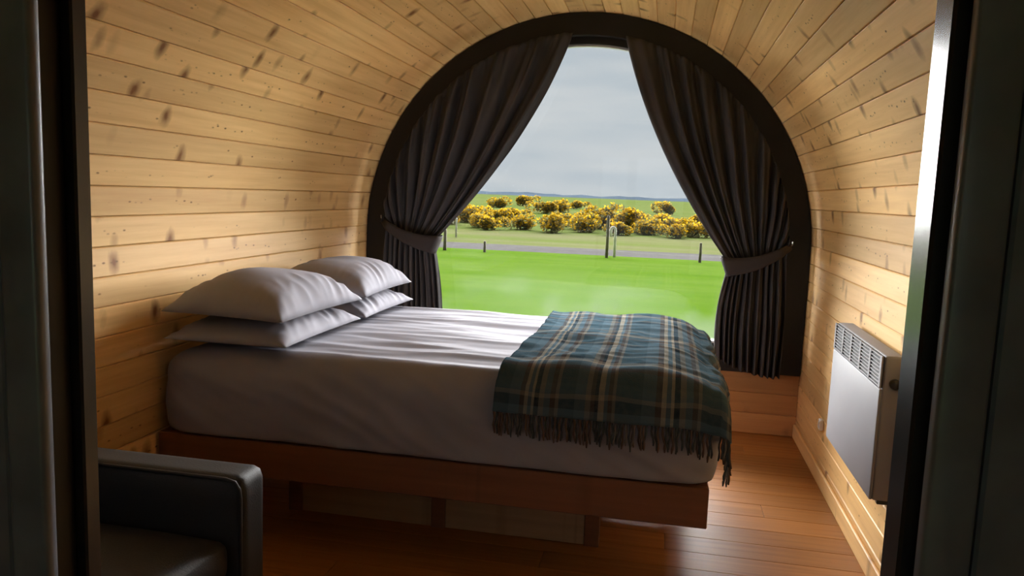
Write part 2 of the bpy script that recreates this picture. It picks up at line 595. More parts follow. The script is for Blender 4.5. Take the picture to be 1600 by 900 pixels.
for side, xx in (('left', XC - HW), ('right', XC + HW)):
    s = 1 if side == 'left' else -1
    xa, xb = sorted((xx + s * 0.0005, xx + s * 0.014))
    o = box('baseboard_' + side, xa, xb, 0.81, D - 0.018, 0.0, 0.075, M['pine'], None, 0.004)
    tag(o, 'narrow pine skirting strip along the %s wall' % side, kind='structure')

# ------------------------------------------------------------------ window wall
SILL = 0.345
wall_end = tag(box('wall_end', XC - HW - 0.02, XC + HW + 0.02, D, D + 0.09, -0.05, SILL, M['shell'], None, 0),
               'low pine-boarded wall below the arched window', kind='structure')
nr = 3
ph = SILL / nr
pe = plank_mesh('plank_across', ph - 0.0012, 2 * HW - 0.002, 0.016, 0.0035, M['pine'])
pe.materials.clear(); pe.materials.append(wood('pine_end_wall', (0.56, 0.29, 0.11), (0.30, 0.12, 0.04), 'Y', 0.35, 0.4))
for i in range(nr):
    o = bpy.data.objects.new('plank', pe); col.objects.link(o); o.parent = wall_end
    # local x -> world z, local y -> world x, local z -> -y
    xa, ya, za = Vector((0, 0, 1)), Vector((-1, 0, 0)), Vector((0, -1, 0))
    c = Vector((XC, D - 0.016, (i + 0.5) * ph)) - W(wall_end)
    o.matrix_local = Matrix(((xa.x, ya.x, za.x, c.x), (xa.y, ya.y, za.y, c.y), (xa.z, ya.z, za.z, c.z), (0, 0, 0, 1)))


def arch(r, z0, n=56):
    pts = [(XC - r, z0)]
    for i in range(n + 1):
        a = math.pi - math.pi * i / n
        pts.append((XC + r * math.cos(a), ZC + r * math.sin(a)))
    pts.append((XC + r, z0))
    return pts


window = tag(link('window_1', None, None, (XC, D, SILL)), 'big arched window with black frame at the end of the pod', kind='structure')


def add_ring(name, ro, ri, zo, zi, y0, y1, mat):
    me = ring_mesh(name, arch(ro, zo), arch(ri, zi), y0, y1, mat)
    for v in me.vertices: v.co -= Vector((XC, D, SILL))
    return link(name, me, window, (XC, D, SILL))


add_ring('casing', HW - 0.004, HW - 0.120, SILL, SILL + 0.115, D - 0.045, D + 0.0, M['frame_black'])
add_ring('frame', HW + 0.01, HW - 0.158, SILL, SILL + 0.145, D + 0.001, D + 0.085, M['frame_black'])
add_ring('glazing_bead', HW - 0.158, HW - 0.168, SILL + 0.145, SILL + 0.155, D + 0.02, D + 0.055, M['bead'])
gp = arch(HW - 0.160, SILL + 0.147)
n = len(gp)
vs = [(p[0] - XC, 0, p[1] - SILL) for p in gp] + [(p[0] - XC, 0.006, p[1] - SILL) for p in gp]
fs = [list(range(n)), list(range(2 * n - 1, n - 1, -1))] + [(i, i + n, (i + 1) % n + n, (i + 1) % n) for i in range(n)]
link('pane', fix_normals(mesh('pane', vs, fs, M['glass'])), window, (XC, D + 0.035, SILL))
box('window_sill', XC - HW + 0.122, XC + HW - 0.122, D - 0.03, D + 0.03, SILL + 0.146, SILL + 0.158, M['sill'], window, 0.003)

# ------------------------------------------------------------------ partition with the doorway the photo is taken through
DL, DR = -0.660, 0.232          # door reveal left / right
PY0, PY1 = 0.735, 0.797
prt = link('wall_partition', None, None, (XC, PY0, 0))
tag(prt, 'black painted partition with an open doorway', kind='structure')
pr = profile(-0.001, 64)


def slab(keep):
    return [p for p in pr if keep(p)]


def wall_z(x):
    dx = abs(x - XC)
    return ZC + math.sqrt(max(HW * HW - dx * dx, 0))


HEAD = 2.02
left_poly = [p for p in pr if p[0] < DL - 0.03] + [(DL - 0.03, wall_z(DL - 0.03) - 0.001), (DL - 0.03, 0)]
right_poly = [(DR + 0.03, 0), (DR + 0.03, wall_z(DR + 0.03) - 0.001)] + [p for p in pr if p[0] > DR + 0.03]
top_poly = [(DL - 0.03, HEAD), (DL - 0.03, wall_z(DL - 0.03) - 0.001)] + [p for p in pr if DL - 0.03 < p[0] < DR + 0.03] + \
           [(DR + 0.03, wall_z(DR + 0.03) - 0.001), (DR + 0.03, HEAD)]
prism('side_panel', left_poly, PY0, PY1, M['black_panel'], prt)
prism('side_panel', right_poly, PY0, PY1, M['black_panel'], prt)
prism('head_panel', top_poly, PY0, PY1, M['black_panel'], prt)
# upright cover boards on the near face
bw = 0.105
x = DR + 0.052
while x < XC + HW - 0.02:
    x2 = min(x + bw, XC + HW - 0.004)
    zt = min(wall_z(x), wall_z(x2)) - 0.01
    if zt > 0.3: box('board', x + 0.002, x2 - 0.002, PY0 - 0.013, PY0 - 0.0005, 0.002, zt, M['black_panel'], prt, 0.003)
    x = x2
x = DL - 0.052
while x > XC - HW + 0.02:
    x2 = max(x - bw, XC - HW + 0.004)
    zt = min(wall_z(x), wall_z(x2)) - 0.01
    if zt > 0.3: box('board', x2 + 0.002, x - 0.002, PY0 - 0.013, PY0 - 0.0005, 0.002, zt, M['black_panel'], prt, 0.003)
    x = x2

door = tag(link('door_1', None, None, ((DL + DR) / 2, PY1, 0)), 'glossy black door frame around the open doorway', kind='structure')
box('jamb', DL - 0.0295, DL, 0.775, 0.800, 0, HEAD, M['black_gloss'], door, 0.0025)
box('jamb', DL - 0.0295, DL - 0.014, 0.7355, 0.7745, 0, HEAD, M['frame_black'], door, 0.001)
box('jamb', DR, DR + 0.0295, 0.749, 0.800, 0, HEAD, M['black_gloss'], door, 0.003)
box('jamb', DR + 0.014, DR + 0.0295, 0.7355, 0.7485, 0, HEAD, M['frame_black'], door, 0.001)
box('head_jamb', DL - 0.029, DR + 0.029, 0.7355, 0.800, HEAD, HEAD + 0.0295, M['black_gloss'], door, 0.003)
box('architrave', DL - 0.050, DL - 0.002, 0.716, 0.735, 0, HEAD + 0.05, M['black_panel'], door, 0.006, 2)
box('architrave', DR + 0.009, DR + 0.050, 0.716, 0.735, 0, HEAD + 0.05, M['black_panel'], door, 0.004, 2)
box('architrave', DL - 0.002, DR + 0.009, 0.716, 0.735, HEAD + 0.004, HEAD + 0.05, M['black_panel'], door, 0.004, 2)

# back end of the pod, behind the photographer: boarded wall, plus an unseen glazed door added to bring in daylight
wb = tag(link('wall_back', None, None, (XC, YB, 0)), 'boarded rear wall of the pod behind the doorway', kind='structure')
BH = 0.80
bl, br, bt = XC - BH, XC + BH, 1.90
prb = profile(0.02, 64)
prism('side_panel', [p for p in prb if p[0] < bl] + [(bl, ZC + math.sqrt(HW ** 2 - BH ** 2)), (bl, 0)], YB - 0.07, YB, M['black_panel'], wb)
prism('side_panel', [(br, 0), (br, ZC + math.sqrt(HW ** 2 - BH ** 2))] + [p for p in prb if p[0] > br], YB - 0.07, YB, M['black_panel'], wb)
prism('head_panel', [(bl, bt), (bl, ZC + math.sqrt(HW ** 2 - BH ** 2))] + [p for p in prb if bl < p[0] < br] +
      [(br, ZC + math.sqrt(HW ** 2 - BH ** 2)), (br, bt)], YB - 0.07, YB, M['black_panel'], wb)
d2 = tag(link('door_2', None, None, (XC, YB, 0)), 'unseen glazed door added to the rear wall for daylight', kind='structure')
for a0, a1, z0, z1 in ((bl + .003, bl + 0.1, 0.002, bt - .003), (br - 0.1, br - .003, 0.002, bt - .003), (bl + 0.1, br - 0.1, 0.002, 0.15), (bl + 0.1, br - 0.1, bt - 0.10, bt - .003), (XC - 0.06, XC + 0.06, 0.151, bt - 0.101)):
    box('door_rail', a0, a1, YB - 0.055, YB - 0.01, z0, z1, M['black_gloss'], d2, 0.003)
box('pane', bl + 0.1005, XC - 0.0605, YB - 0.035, YB - 0.03, 0.151, bt - 0.101, M['glass'], d2, 0)
box('pane', XC + 0.0605, br - 0.1005, YB - 0.035, YB - 0.03, 0.151, bt - 0.101, M['glass'], d2, 0)

# ------------------------------------------------------------------ bed frame
BX0, BX1 = -1.700, 0.180
BY0, BY1 = 2.350, 3.640
RZ0, RZ1 = 0.260, 0.388
bed = thing('bed_frame', 'low dark-stained wooden platform bed on a recessed base', 'bed', (-0.75, 3.0, 0))
box('side_rail', BX0, BX1, BY0, BY0 + 0.030, RZ0, RZ1, M['bed_wood'], bed, 0.003)
box('side_rail', BX0, BX1, BY1 - 0.030, BY1, RZ0, RZ1, M['bed_wood'], bed, 0.003)
box('foot_rail', BX1 - 0.032, BX1 - 0.001, BY0 + 0.0305, BY1 - 0.0305, RZ0, RZ1, M['bed_wood_y'], bed, 0.003)
box('head_rail', BX0 + 0.001, BX0 + 0.032, BY0 + 0.0305, BY1 - 0.0305, RZ0, RZ1, M['bed_wood_y'], bed, 0.003)
npb = 9
for i in range(npb):
    xs = BX0 + 0.033 + i * (BX1 - BX0 - 0.066) / npb
    box('platform_board', xs + 0.0005, xs + (BX1 - BX0 - 0.066) / npb - 0.0005, BY0 + 0.0305, BY1 - 0.0305, 0.3250, 0.3875, M['bed_wood_y'], bed, 0.002)
for yy in (2.690, 3.28):
    for xs in (-0.222, -0.800, -1.380):
        box('leg', xs, xs + 0.053, yy, yy + 0.06, 0.0, 0.3245, M['bed_wood'] if xs > -0.5 else M['bed_wood'], bed, 0.002)
    box('base_panel', -0.7465, -0.2225, yy + 0.008, yy + 0.026, 0.001, 0.255, M['ply'], bed, 0.002)
    box('base_panel', -1.3265, -0.8005, yy + 0.008, yy + 0.026, 0.001, 0.255, M['ply'], bed, 0.002)
for xs in (-0.215, -1.373):
    box('base_end_panel', xs, xs + 0.02, 2.7505, 3.2795, 0.001, 0.255, M['ply'], bed, 0.002)

# ------------------------------------------------------------------ mattress with white sheet
MT = 0.692            # top of the mattress
mx0, mx1, my0, my1, mz0 = -1.700, 0.185, 2.345, 3.650, 0.3885


def mat_warp(p):
    wx, wy = p.x + (mx0 + mx1) / 2, p.y + (my0 + my1) / 2
    h = (p.z + (MT - mz0) / 2) / (MT - mz0)
    fx = max(0.0, (wx - mx0) / (mx1 - mx0))
    # long creases across the top, running along the bed
    top = max(0, h - 0.7) / 0.3
    w = ridge(wx * 1.1 + 3, wy * 7.0, 1.0) * 0.010 + ridge(wx * 2.5, wy * 16.0, 5.0) * 0.0045
    p.z += top * w * (0.4 + 0.6 * min(1, fx * 3)) - top * 0.006
    # loose fabric on the front
    if wy < my0 + 0.12:
        q = noise.noise(Vector((wx * 3.0 + h * 2.5, h * 1.4, 2.0))) * 0.012 + ridge(wx * 7 + h * 4, h * 2.0, 9.0) * 0.006
        q += 0.018 * math.sin(math.pi * min(1, max(0, h))) * (0.4 + fx)
        p.y -= q * min(1, (my0 + 0.12 - wy) / 0.06)
    # the foot end bulges over the rail
    if wx > mx1 - 0.22:
        t = (wx - (mx1 - 0.22)) / 0.22
        p.x += t * 0.022 * math.sin(math.pi * min(1, max(0, h * 1.0 + 0.1)))
        p.z -= t * t * 0.014 * (1 if h > 0.5 else 0.2)
    p.z = max(p.z, -(MT - mz0) / 2)
    return p


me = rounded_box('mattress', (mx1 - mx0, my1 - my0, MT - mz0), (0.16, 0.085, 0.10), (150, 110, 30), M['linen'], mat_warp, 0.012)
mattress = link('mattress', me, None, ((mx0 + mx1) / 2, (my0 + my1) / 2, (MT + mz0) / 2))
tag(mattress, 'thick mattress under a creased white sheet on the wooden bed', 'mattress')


# ------------------------------------------------------------------ pillows
def pillow(name, label, cx, cy, z0, a, b, up, dn, rotz, tilt, seed):
    nu, nv = 56, 72
    droop = 0.005 if z0 < 0.75 else 0.014
    vs, fs = [], []
    rows = []

    def prof(u, v):
        return ((1 - abs(u) ** 2.6) ** 0.62) * ((1 - abs(v) ** 2.8) ** 0.60)

    for side in (1, -1):
        grid = []
        for i in range(nu + 1):
            rowi = []
            for j in range(nv + 1):
                u = -1 + 2 * i / nu; v = -1 + 2 * j / nv
                edge = (i in (0, nu) or j in (0, nv))
                if side == -1 and edge:
                    rowi.append(rows[0][i][j]); continue
                x = a * u * (0.93 + 0.07 * v * v); y = b * v * (0.95 + 0.05 * u * u)
                t = prof(u, v)
                # gathers at the seams: fine ridges that run in from the edges
                e1 = max(0, (abs(u) - 0.35) / 0.65)
                wr = ridge(y * 15 + u * 1.5, u * 1.3, seed) * 0.017 * e1 * t ** 0.5
                e2 = max(0, (abs(v) - 0.55) / 0.45)
                wr += ridge(x * 16 + seed, v * 1.3, seed + 4) * 0.011 * e2 * t ** 0.5
                wr += noise.noise(Vector((x * 5, y * 5, seed))) * 0.012 * t
                z = (up * t + wr) if side == 1 else -(dn * t)
                z -= droop * max(u * u, v * v) ** 3
                rowi.append(len(vs)); vs.append(Vector((x, y, z)))
            grid.append(rowi)
        rows.append(grid)
        for i in range(nu):
            for j in range(nv):
                f = (grid[i][j], grid[i + 1][j], grid[i + 1][j + 1], grid[i][j + 1])
                fs.append(f if side == 1 else f[::-1])
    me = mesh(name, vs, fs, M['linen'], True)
    o = link(name, me, None, (cx, cy, z0 + dn))
    o.rotation_euler = (math.radians(tilt[0]), math.radians(tilt[1]), math.radians(rotz))
    tag(o, label, 'pillow', 'white pillows stacked at the head of the bed')
    return o


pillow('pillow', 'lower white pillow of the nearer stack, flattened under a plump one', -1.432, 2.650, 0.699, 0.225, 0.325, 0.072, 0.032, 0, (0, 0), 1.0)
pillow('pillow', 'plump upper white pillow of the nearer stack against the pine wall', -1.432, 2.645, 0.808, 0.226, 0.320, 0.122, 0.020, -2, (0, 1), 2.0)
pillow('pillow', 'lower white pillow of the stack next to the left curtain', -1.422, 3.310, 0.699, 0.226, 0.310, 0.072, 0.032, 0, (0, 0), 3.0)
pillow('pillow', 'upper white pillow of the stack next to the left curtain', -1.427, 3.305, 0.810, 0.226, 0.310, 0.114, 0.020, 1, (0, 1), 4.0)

# ------------------------------------------------------------------ tartan blanket
bx_l = -0.485
bl_parent = thing('blanket', 'blue and beige tartan blanket with fringe over the foot of the bed', 'blanket', (-0.15, 2.95, MT))
TH = 0.012


def bend(s, r, rz):
    """distance past the start of an edge -> (horizontal offset, drop)"""
    if s <= 0: return s, 0.0
    L = 0.5 * math.pi * math.sqrt((r * r + rz * rz) / 2)
    if s < L:
        a = s / L * math.pi / 2
        return r * math.sin(a), rz * (1 - math.cos(a))
    return r + 0.02 * (s - L), rz + (s - L)


PX = 0.70     # flat run along x before the foot edge curve starts is (edge - left)
ex = mx1 - 0.215
ey = my0 + 0.075
P_TOT = (ex - bx_l) + 0.37
Q0 = 1.25                      # run along y on the top (back to front)
Q_TOT = (my1 - 0.03 - ey) + 0.205


def blanket_pt(p, q, lift=0.0):
    ox, dx = bend(p - (ex - bx_l), 0.235, 0.105)
    oy, dy = bend(q - (my1 - 0.03 - ey), 0.105, 0.085)
    x = ex + ox if p > (ex - bx_l) else bx_l + p
    y = ey - oy
    back = max(0.0, 1 - q / 0.10)
    dz = math.hypot(dx, dy)
    # left edge runs a little skew
    x += (1 - min(1, p / 0.5)) * (-0.010 + 0.03 * math.sin(q * 2.2))
    fl = max(0, min(1, (p - 0.45) / 0.4))
    wv = ridge(p * 4.0 + 0.5 * q, q * 3.0, 3.3) * 0.008 + ridge(p * 9 + q * 2, q * 14, 7.7) * 0.005 + noise.noise(Vector((p * 6, q * 5, 8))) * 0.010
    wv += fl * ridge(q * 11 + p * 5, p * 2.5, 6.1) * 0.014
    z = MT + TH + 0.018 - dz + wv * (1 if dz < 0.1 else 0.5) + lift - back * back * 0.05
    # folds in the hanging parts
    if dy > 0.05: y -= 0.012 * noise.noise(Vector((p * 8, q * 2, 4))) + 0.012 + 0.02 * fl
    if dx > 0.05: x += 0.016 * ridge(q * 7, p * 2, 2) + 0.010
    return Vector((x, y, z))


na, nb = 110, 140
vs, uvs, fs = [], [], []
for i in range(na + 1):
    for j in range(nb + 1):
        p = P_TOT * i / na
        q = Q_TOT * j / nb
        vs.append(blanket_pt(p, q) - Vector((-0.15, 2.95, MT)))
        uvs.append((p, q))
for i in range(na):
    for j in range(nb):
        fs.append((i * (nb + 1) + j, i * (nb + 1) + j + 1, (i + 1) * (nb + 1) + j + 1, (i + 1) * (nb + 1) + j))
me = mesh('woven_cloth', vs, fs, M['tartan'], True, uvs)
cloth = link('woven_cloth', me, bl_parent, (-0.15, 2.95, MT))
sm = cloth.modifiers.new('thickness', 'SOLIDIFY'); sm.thickness = 0.007; sm.offset = 1.0

# fringe
tassel_meshes = []
for vnt in range(6):
    rng = random.Random(vnt)
    mt = M[('tassel_a', 'tassel_a', 'tassel_b', 'tassel_c', 'tassel_a', 'tassel_b')[vnt]]
    pts, rad = [], []
    L = 0.072 + 0.014 * rng.random()
    kx, ky = rng.uniform(-0.005, 0.005), rng.uniform(-0.004, 0.002)
    for i in range(7):
        t = i / 6
        pts.append((kx * t * t + 0.0018 * math.sin(t * 9 + vnt), ky * math.sin(t * 3), -L * t))
        rad.append((0.0032 + 0.0012 * math.sin(t * 14 + vnt) * 0.5) * (1.15 if 0.75 < t < 0.95 else 1) * (0.7 if t == 1 else 1))
    tassel_meshes.append(tube_mesh('tassel', pts, rad, mt, 6))
nt = 100
for i in range(nt):
    p = 0.004 + (P_TOT - 0.008) * i / (nt - 1)
    w0 = blanket_pt(p, Q_TOT)
    o = link('tassel', tassel_meshes[random.randrange(6)], bl_parent, w0 + Vector((0, -0.001, 0.003)))
    o.rotation_euler = (random.uniform(-0.04, 0.06), random.uniform(-0.12, 0.12), random.uniform(-0.5, 0.5))
    o.scale = (1, 1, random.uniform(0.9, 1.1))


# ------------------------------------------------------------------ curtains
def bez(a, c, b, t):
    return (a[0] * (1 - t) ** 2 + 2 * c[0] * t * (1 - t) + b[0] * t * t, a[1] * (1 - t) ** 2 + 2 * c[1] * t * (1 - t) + b[1] * t * t)


CY = D - 0.100


def curtain(name, label, th0, th1, w_out, w_in, b_out, b_in, seed, hem, nf=10):
    root = thing(name, label, 'curtain', (w_out[0], CY, hem), 'dark curtains at the arched window')
    nu, nv1, nv2 = nf * 22, 54, 30
    RR = HW - 0.118
    sgn = 1 if w_in[0] > w_out[0] else -1
    vs, fs = [], []
    for i in range(nu + 1):
        u = i / nu
        th = math.radians(th0 + (th1 - th0) * u)
        A = (XC + RR * math.cos(th), ZC + RR * math.sin(th))
        # cloth bunches towards the inner side of the tie
        Wp = (w_out[0] + (w_in[0] - w_out[0]) * u ** 0.85, w_out[1] + (w_in[1] - w_out[1]) * u)
        Bp = (b_out[0] + (b_in[0] - b_out[0]) * u, hem + 0.012 * noise.noise(Vector((u * 9, seed, 0))) + (b_in[1] if len(b_in) > 2 else 0) + (b_in[1] - hem) * u ** 2.0)
        C = (A[0] + 0.25 * (Wp[0] - A[0]), 0.5 * (A[1] + Wp[1]))
        ph = 2 * math.pi * nf * (u + 0.045 * noise.noise(Vector((u * 5, seed, 1))))
        f = math.sin(ph) + 0.35 * math.sin(2.3 * ph + seed)
        for j in range(nv1 + nv2 + 1):
            if j <= nv1:
                t = j / nv1
                x, z = bez(A, C, Wp, t)
                amp = 0.014 + 0.022 * math.sin(math.pi * min(1, t * 1.05)) ** 0.7
                amp = amp * (1 - 0.35 * t)
                # small heading ruffle
                if t < 0.03: amp *= 0.6
                yb = -0.030 * math.sin(math.pi * t)
            else:
                t = (j - nv1) / nv2
                x = Wp[0] + (Bp[0] - Wp[0]) * t
                z = Wp[1] + (Bp[1] - Wp[1]) * t
                # fullness blooms out just below the tie
                x += (u - 0.3) * sgn * 0.035 * math.sin(math.pi * t)
                amp = 0.012 + 0.016 * t ** 0.6
                yb = -0.012 * math.sin(math.pi * t)
            drift = 0.30 * noise.noise(Vector((u * 5, t * 2.0, seed)))
            y = CY + amp * (math.sin(ph + drift * 4) + 0.28 * math.sin(2.3 * ph + seed + drift * 5) + 0.5 * noise.noise(Vector((u * 22 - t * 1.5, t * 1.2, seed)))) + yb
            y += 0.006 * noise.noise(Vector((u * 18, z * 7, seed)))
            if j <= nv1: y += 0.008 * math.exp(-5 * t) * math.sin(3.1 * ph + seed) + 0.005 * t * math.sin(2.6 * ph + 2 * seed)
            vs.append(Vector((x, y, z)) - Vector((w_out[0], CY, hem)))
    nvt = nv1 + nv2 + 1
    for i in range(nu):
        for j in range(nvt - 1):
            fs.append((i * nvt + j, i * nvt + j + 1, (i + 1) * nvt + j + 1, (i + 1) * nvt + j))
    cl = link('drape', mesh('drape', vs, fs, M['curtain'], True), root, (w_out[0], CY, hem))
    so = cl.modifiers.new('thickness', 'SOLIDIFY'); so.thickness = 0.0025; so.offset = 0
    # tie-back: a flat band looped round the cloth, wider where it cups it, hooked to the frame
    hook = Vector((w_out[0] - sgn * 0.025, CY, w_out[1] + 0.015))
    inn = Vector((w_in[0] + sgn * 0.012, CY, w_in[1] - 0.012))
    d = inn - hook
    nrm = Vector((-d.z, 0, d.x)).normalized()
    if nrm.z < 0: nrm = -nrm
    loop = []
    yf, yk = -0.062, 0.042
    for i in range(25):
        t = i / 24
        loop.append((t, yf * min(1, t * 6 + 0.05) - 0.006 * math.sin(math.pi * t)))
    for i in range(1, 12):
        a = math.pi * i / 12
        loop.append((1 + 0.045 * math.sin(a), (yf + yk) / 2 + (yf - yk) / 2 * math.cos(a)))
    for i in range(25):
        t = 1 - i / 24
        loop.append((t, yk * min(1, t * 6 + 0.05)))
    vs, fs = [], []
    base = Vector((w_out[0], CY, hem))
    for (t, yy) in loop:
        hwid = 0.020 + 0.032 * min(1, t) ** 1.2
        c = hook + d * t + Vector((0, yy, -0.028 * math.sin(math.pi * min(1, t))))
        for s in (-1, -0.5, 0, 0.5, 1):
            vs.append(c + nrm * hwid * s + Vector((0, -0.004 * (1 - s * s) * (1 if yy < 0 else -1), 0)) - base)
    for i in range(len(loop) - 1):
        for s in range(4):
            fs.append((i * 5 + s, i * 5 + s + 1, (i + 1) * 5 + s + 1, (i + 1) * 5 + s))
    tb = link('tieback', mesh('tieback', vs, fs, M['tieback'], True), root, base)
    so = tb.modifiers.new('thickness', 'SOLIDIFY'); so.thickness = 0.004
    hp = [hook + Vector((0, 0.055, 0)), hook + Vector((0, 0.0, 0)), hook + Vector((-sgn * 0.004, -0.012, 0.006)), hook + Vector((-sgn * 0.004, -0.014, 0.022))]
    link('hook', tube_mesh('hook', [p - base for p in hp], 0.003, M['steel'], 8), tb, base)
    return root


curtain('curtain', 'dark curtain tied back left of the window behind the pillows', 176.5, 93.3, (-1.572, 1.075), (-1.285, 0.975), (-1.565, 0.34), (-1.225, 0.34), 1.7, 0.34)
curtain('curtain', 'dark curtain tied back right of the window above the low pine wall', 3.5, 79.0, (0.625, 1.030), (0.340, 0.935), (0.640, 0.335), (0.300, 0.43), 5.2, 0.335)

# ------------------------------------------------------------------ panel heater on the right wall
HX, HY0, HY1, HZ0, HZ1 = 0.680, 2.500, 3.175, 0.352, 0.812
heater = thing('panel_heater', 'white electric panel heater with slotted grille on the right wall', 'heater', (0.75, 2.84, HZ0))
gz = HZ1 - 0.105
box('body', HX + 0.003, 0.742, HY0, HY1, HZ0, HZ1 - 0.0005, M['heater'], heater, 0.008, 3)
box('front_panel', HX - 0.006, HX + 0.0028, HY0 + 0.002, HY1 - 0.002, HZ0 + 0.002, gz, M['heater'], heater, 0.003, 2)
gr = link('grille', box_mesh('grille', 0.004, HY1 - HY0 - 0.02, 0.098, M['dark_slot'], 0), heater, (HX + 0.0006, (HY0 + HY1) / 2, gz + 0.0525))
ngs = 9
for i in range(ngs):
    zc = gz + 0.006 + (0.092) * i / (ngs - 1)
    box('grille_slat', HX - 0.006, HX - 0.0016, HY0 + 0.014, HY1 - 0.014, zc - 0.0019, zc + 0.0019, M['heater'], gr, 0.001)
for i in range(6):
    yc = HY0 + 0.012 + (HY1 - HY0 - 0.024) * i / 5
    box('grille_bar', HX - 0.0066, HX - 0.0015, yc - 0.010, yc + 0.010, gz + 0.003, HZ1 - 0.003, M['heater'], gr, 0.001)
box('wall_bracket', 0.7425, 0.7595, HY0 + 0.12, HY0 + 0.16, HZ0 + 0.03, HZ1 - 0.06, M['steel'], heater, 0.002)
box('wall_bracket', 0.7425, 0.7595, HY1 - 0.16, HY1 - 0.12, HZ0 + 0.03, HZ1 - 0.06, M['steel'], heater, 0.002)
kb = tube_mesh('thermostat_knob', [(0, 0, 0), (0, -0.012, 0), (0, -0.018, 0)], [0.016, 0.016, 0.012], M['black_plastic'], 16)
link('thermostat_knob', kb, heater, (0.715, HY0 - 0.0005, HZ1 - 0.085))
box('foot_clip', 0.70, 0.735, HY0 + 0.01, HY0 + 0.03, HZ0 - 0.014, HZ0 - 0.0005, M['black_plastic'], heater, 0.002)

clip = thing('cable_clip', 'tiny white plastic clip on the right wall below the heater', 'clip', (0.7595, 3.66, 0.24))
box('clip_plate', 0.744, 0.7597, 3.640, 3.680, 0.24, 0.290, M['white_plastic'], clip, 0.003)
box('clip_hook', 0.7405, 0.7435, 3.652, 3.668, 0.252, 0.278, M['white_plastic'], clip, 0.001)

# ------------------------------------------------------------------ black armchair at lower left
AX = -0.955
AZ = 0.560
ac = thing('armchair', 'black leather armchair with squared arms beside the bed', 'armchair', (-1.3, 1.38, 0))


def soft(p):
    return p


def pad(name, x0, x1, y0, y1, z0, z1, r, warp=None, parent=ac):
    me = rounded_box(name, (x1 - x0, y1 - y0, z1 - z0), r, (24, 16, 16), M['leather'], warp)
    return link(name, me, parent, ((x0 + x1) / 2, (y0 + y1) / 2, (z0 + z1) / 2))


arm_y = ((1.625, 1.745), (0.985, 1.10))
for (a0, a1) in arm_y:
    arm = pad('arm', -1.60, AX, a0, a1, 0.06, AZ, (0.028, 0.03, 0.028))
    # piping along the inner edge of the arm, over the top and down the front
    yi = a0 + 0.004 if a0 > 1.3 else a1 - 0.004
    pp = [(-1.58, yi, AZ - 0.006), (AX - 0.045, yi, AZ - 0.006), (AX - 0.020, yi, AZ - 0.012), (AX - 0.009, yi, AZ - 0.028), (AX - 0.006, yi, AZ - 0.05), (AX - 0.006, yi, 0.09)]
    wa = W(arm)
    link('piping', tube_mesh('piping', [Vector(q) - wa for q in pp], 0.0045, M['leather'], 8), arm, wa)
pad('seat_base', -1.58, AX - 0.02, 1.1005, 1.6245, 0.06, 0.30, (0.02, 0.02, 0.02))


def crown(p):
    if p.z > 0: p.z += 0.025 * (1 - (p.x / 0.3) ** 2) * (1 - (p.y / 0.27) ** 2)
    return p


pad('seat_cushion', -1.56, AX - 0.022, 1.105, 1.62, 0.301, 0.415, (0.03, 0.03, 0.045), crown)
pad('backrest', -1.685, -1.565, 0.985, 1.745, 0.06, 0.74, (0.035, 0.04, 0.04))
for fx in (-1.62, -1.02):
    for fy in (1.03, 1.70):
        link('foot', tube_mesh('foot', [(0, 0, 0), (0, 0, 0.03), (0, 0, 0.062)], [0.018, 0.022, 0.026], M['black_plastic'], 12), ac, (fx, fy, 0))

# ------------------------------------------------------------------ outside
def ground_h(yy, xx=0.0):
    if yy < 24: return ZG
    t = min(1, (yy - 24) / 210)
    return ZG + 0.95 * t ** 0.8 + 0.10 * noise.noise(Vector((xx * 0.05, yy * 0.05, 0))) * min(1, (yy - 24) / 8)


def strip(name, ys, xw, nx, mat, label, zoff=0.0, skew=0.0):
    vs, fs = [], []
    for yy in ys:
        for i in range(nx + 1):
            xx = (-1 + 2 * i / nx) * xw(yy)
            vs.append((xx, yy + skew * xx, ground_h(yy, xx) + zoff))
    for j in range(len(ys) - 1):
        for i in range(nx):
            a = j * (nx + 1) + i
            fs.append((a, a + 1, a + nx + 2, a + nx + 1))
    o = link(name, mesh(name, vs, fs, mat, True))
    return tag(o, label, kind='structure')


SK = 0.02
strip('lawn', [-25, 4.3, 10, 16, 23.0], lambda y: 60, 24, M['lawn'], 'mown green lawn outside the window', 0, SK)
strip('road', [23.0, 24.2, 25.4], lambda y: 60, 24, M['road'], 'pale gravel track across the grass', 0.0, SK)
strip('verge', [25.4, 28, 30, 33.0], lambda y: 60, 40, M['verge'], 'rough grass verge beyond the track', 0.0, SK)
strip('field', [33.0, 38, 45, 55, 70, 90, 120, 160, 220, 300, 420], lambda y: 40 + y * 0.9, 60, M['field'], 'rough green field stretching to the horizon', 0.0, SK)

# low blue hills on the horizon
vs, fs = [], []
nh = 160
for i in range(nh + 1):
    xx = -420 + 840 * i / nh
    hgt = 2.2 + 1.6 * noise.noise(Vector((i * 0.13, 0.3, 0))) + 0.9 * noise.noise(Vector((i * 0.5, 4, 0)))
    zb = 0.2
    vs += [(xx, 400, zb - 0.6), (xx, 440, zb + max(0.4, hgt)), (xx, 520, zb - 2)]
for i in range(nh):
    a = i * 3
    fs += [(a, a + 3, a + 4, a + 1), (a + 1, a + 4, a + 5, a + 2)]
tag(link('hills', mesh('hills', vs, fs, M['hill'])), 'low blue-grey hills along the horizon', kind='structure')

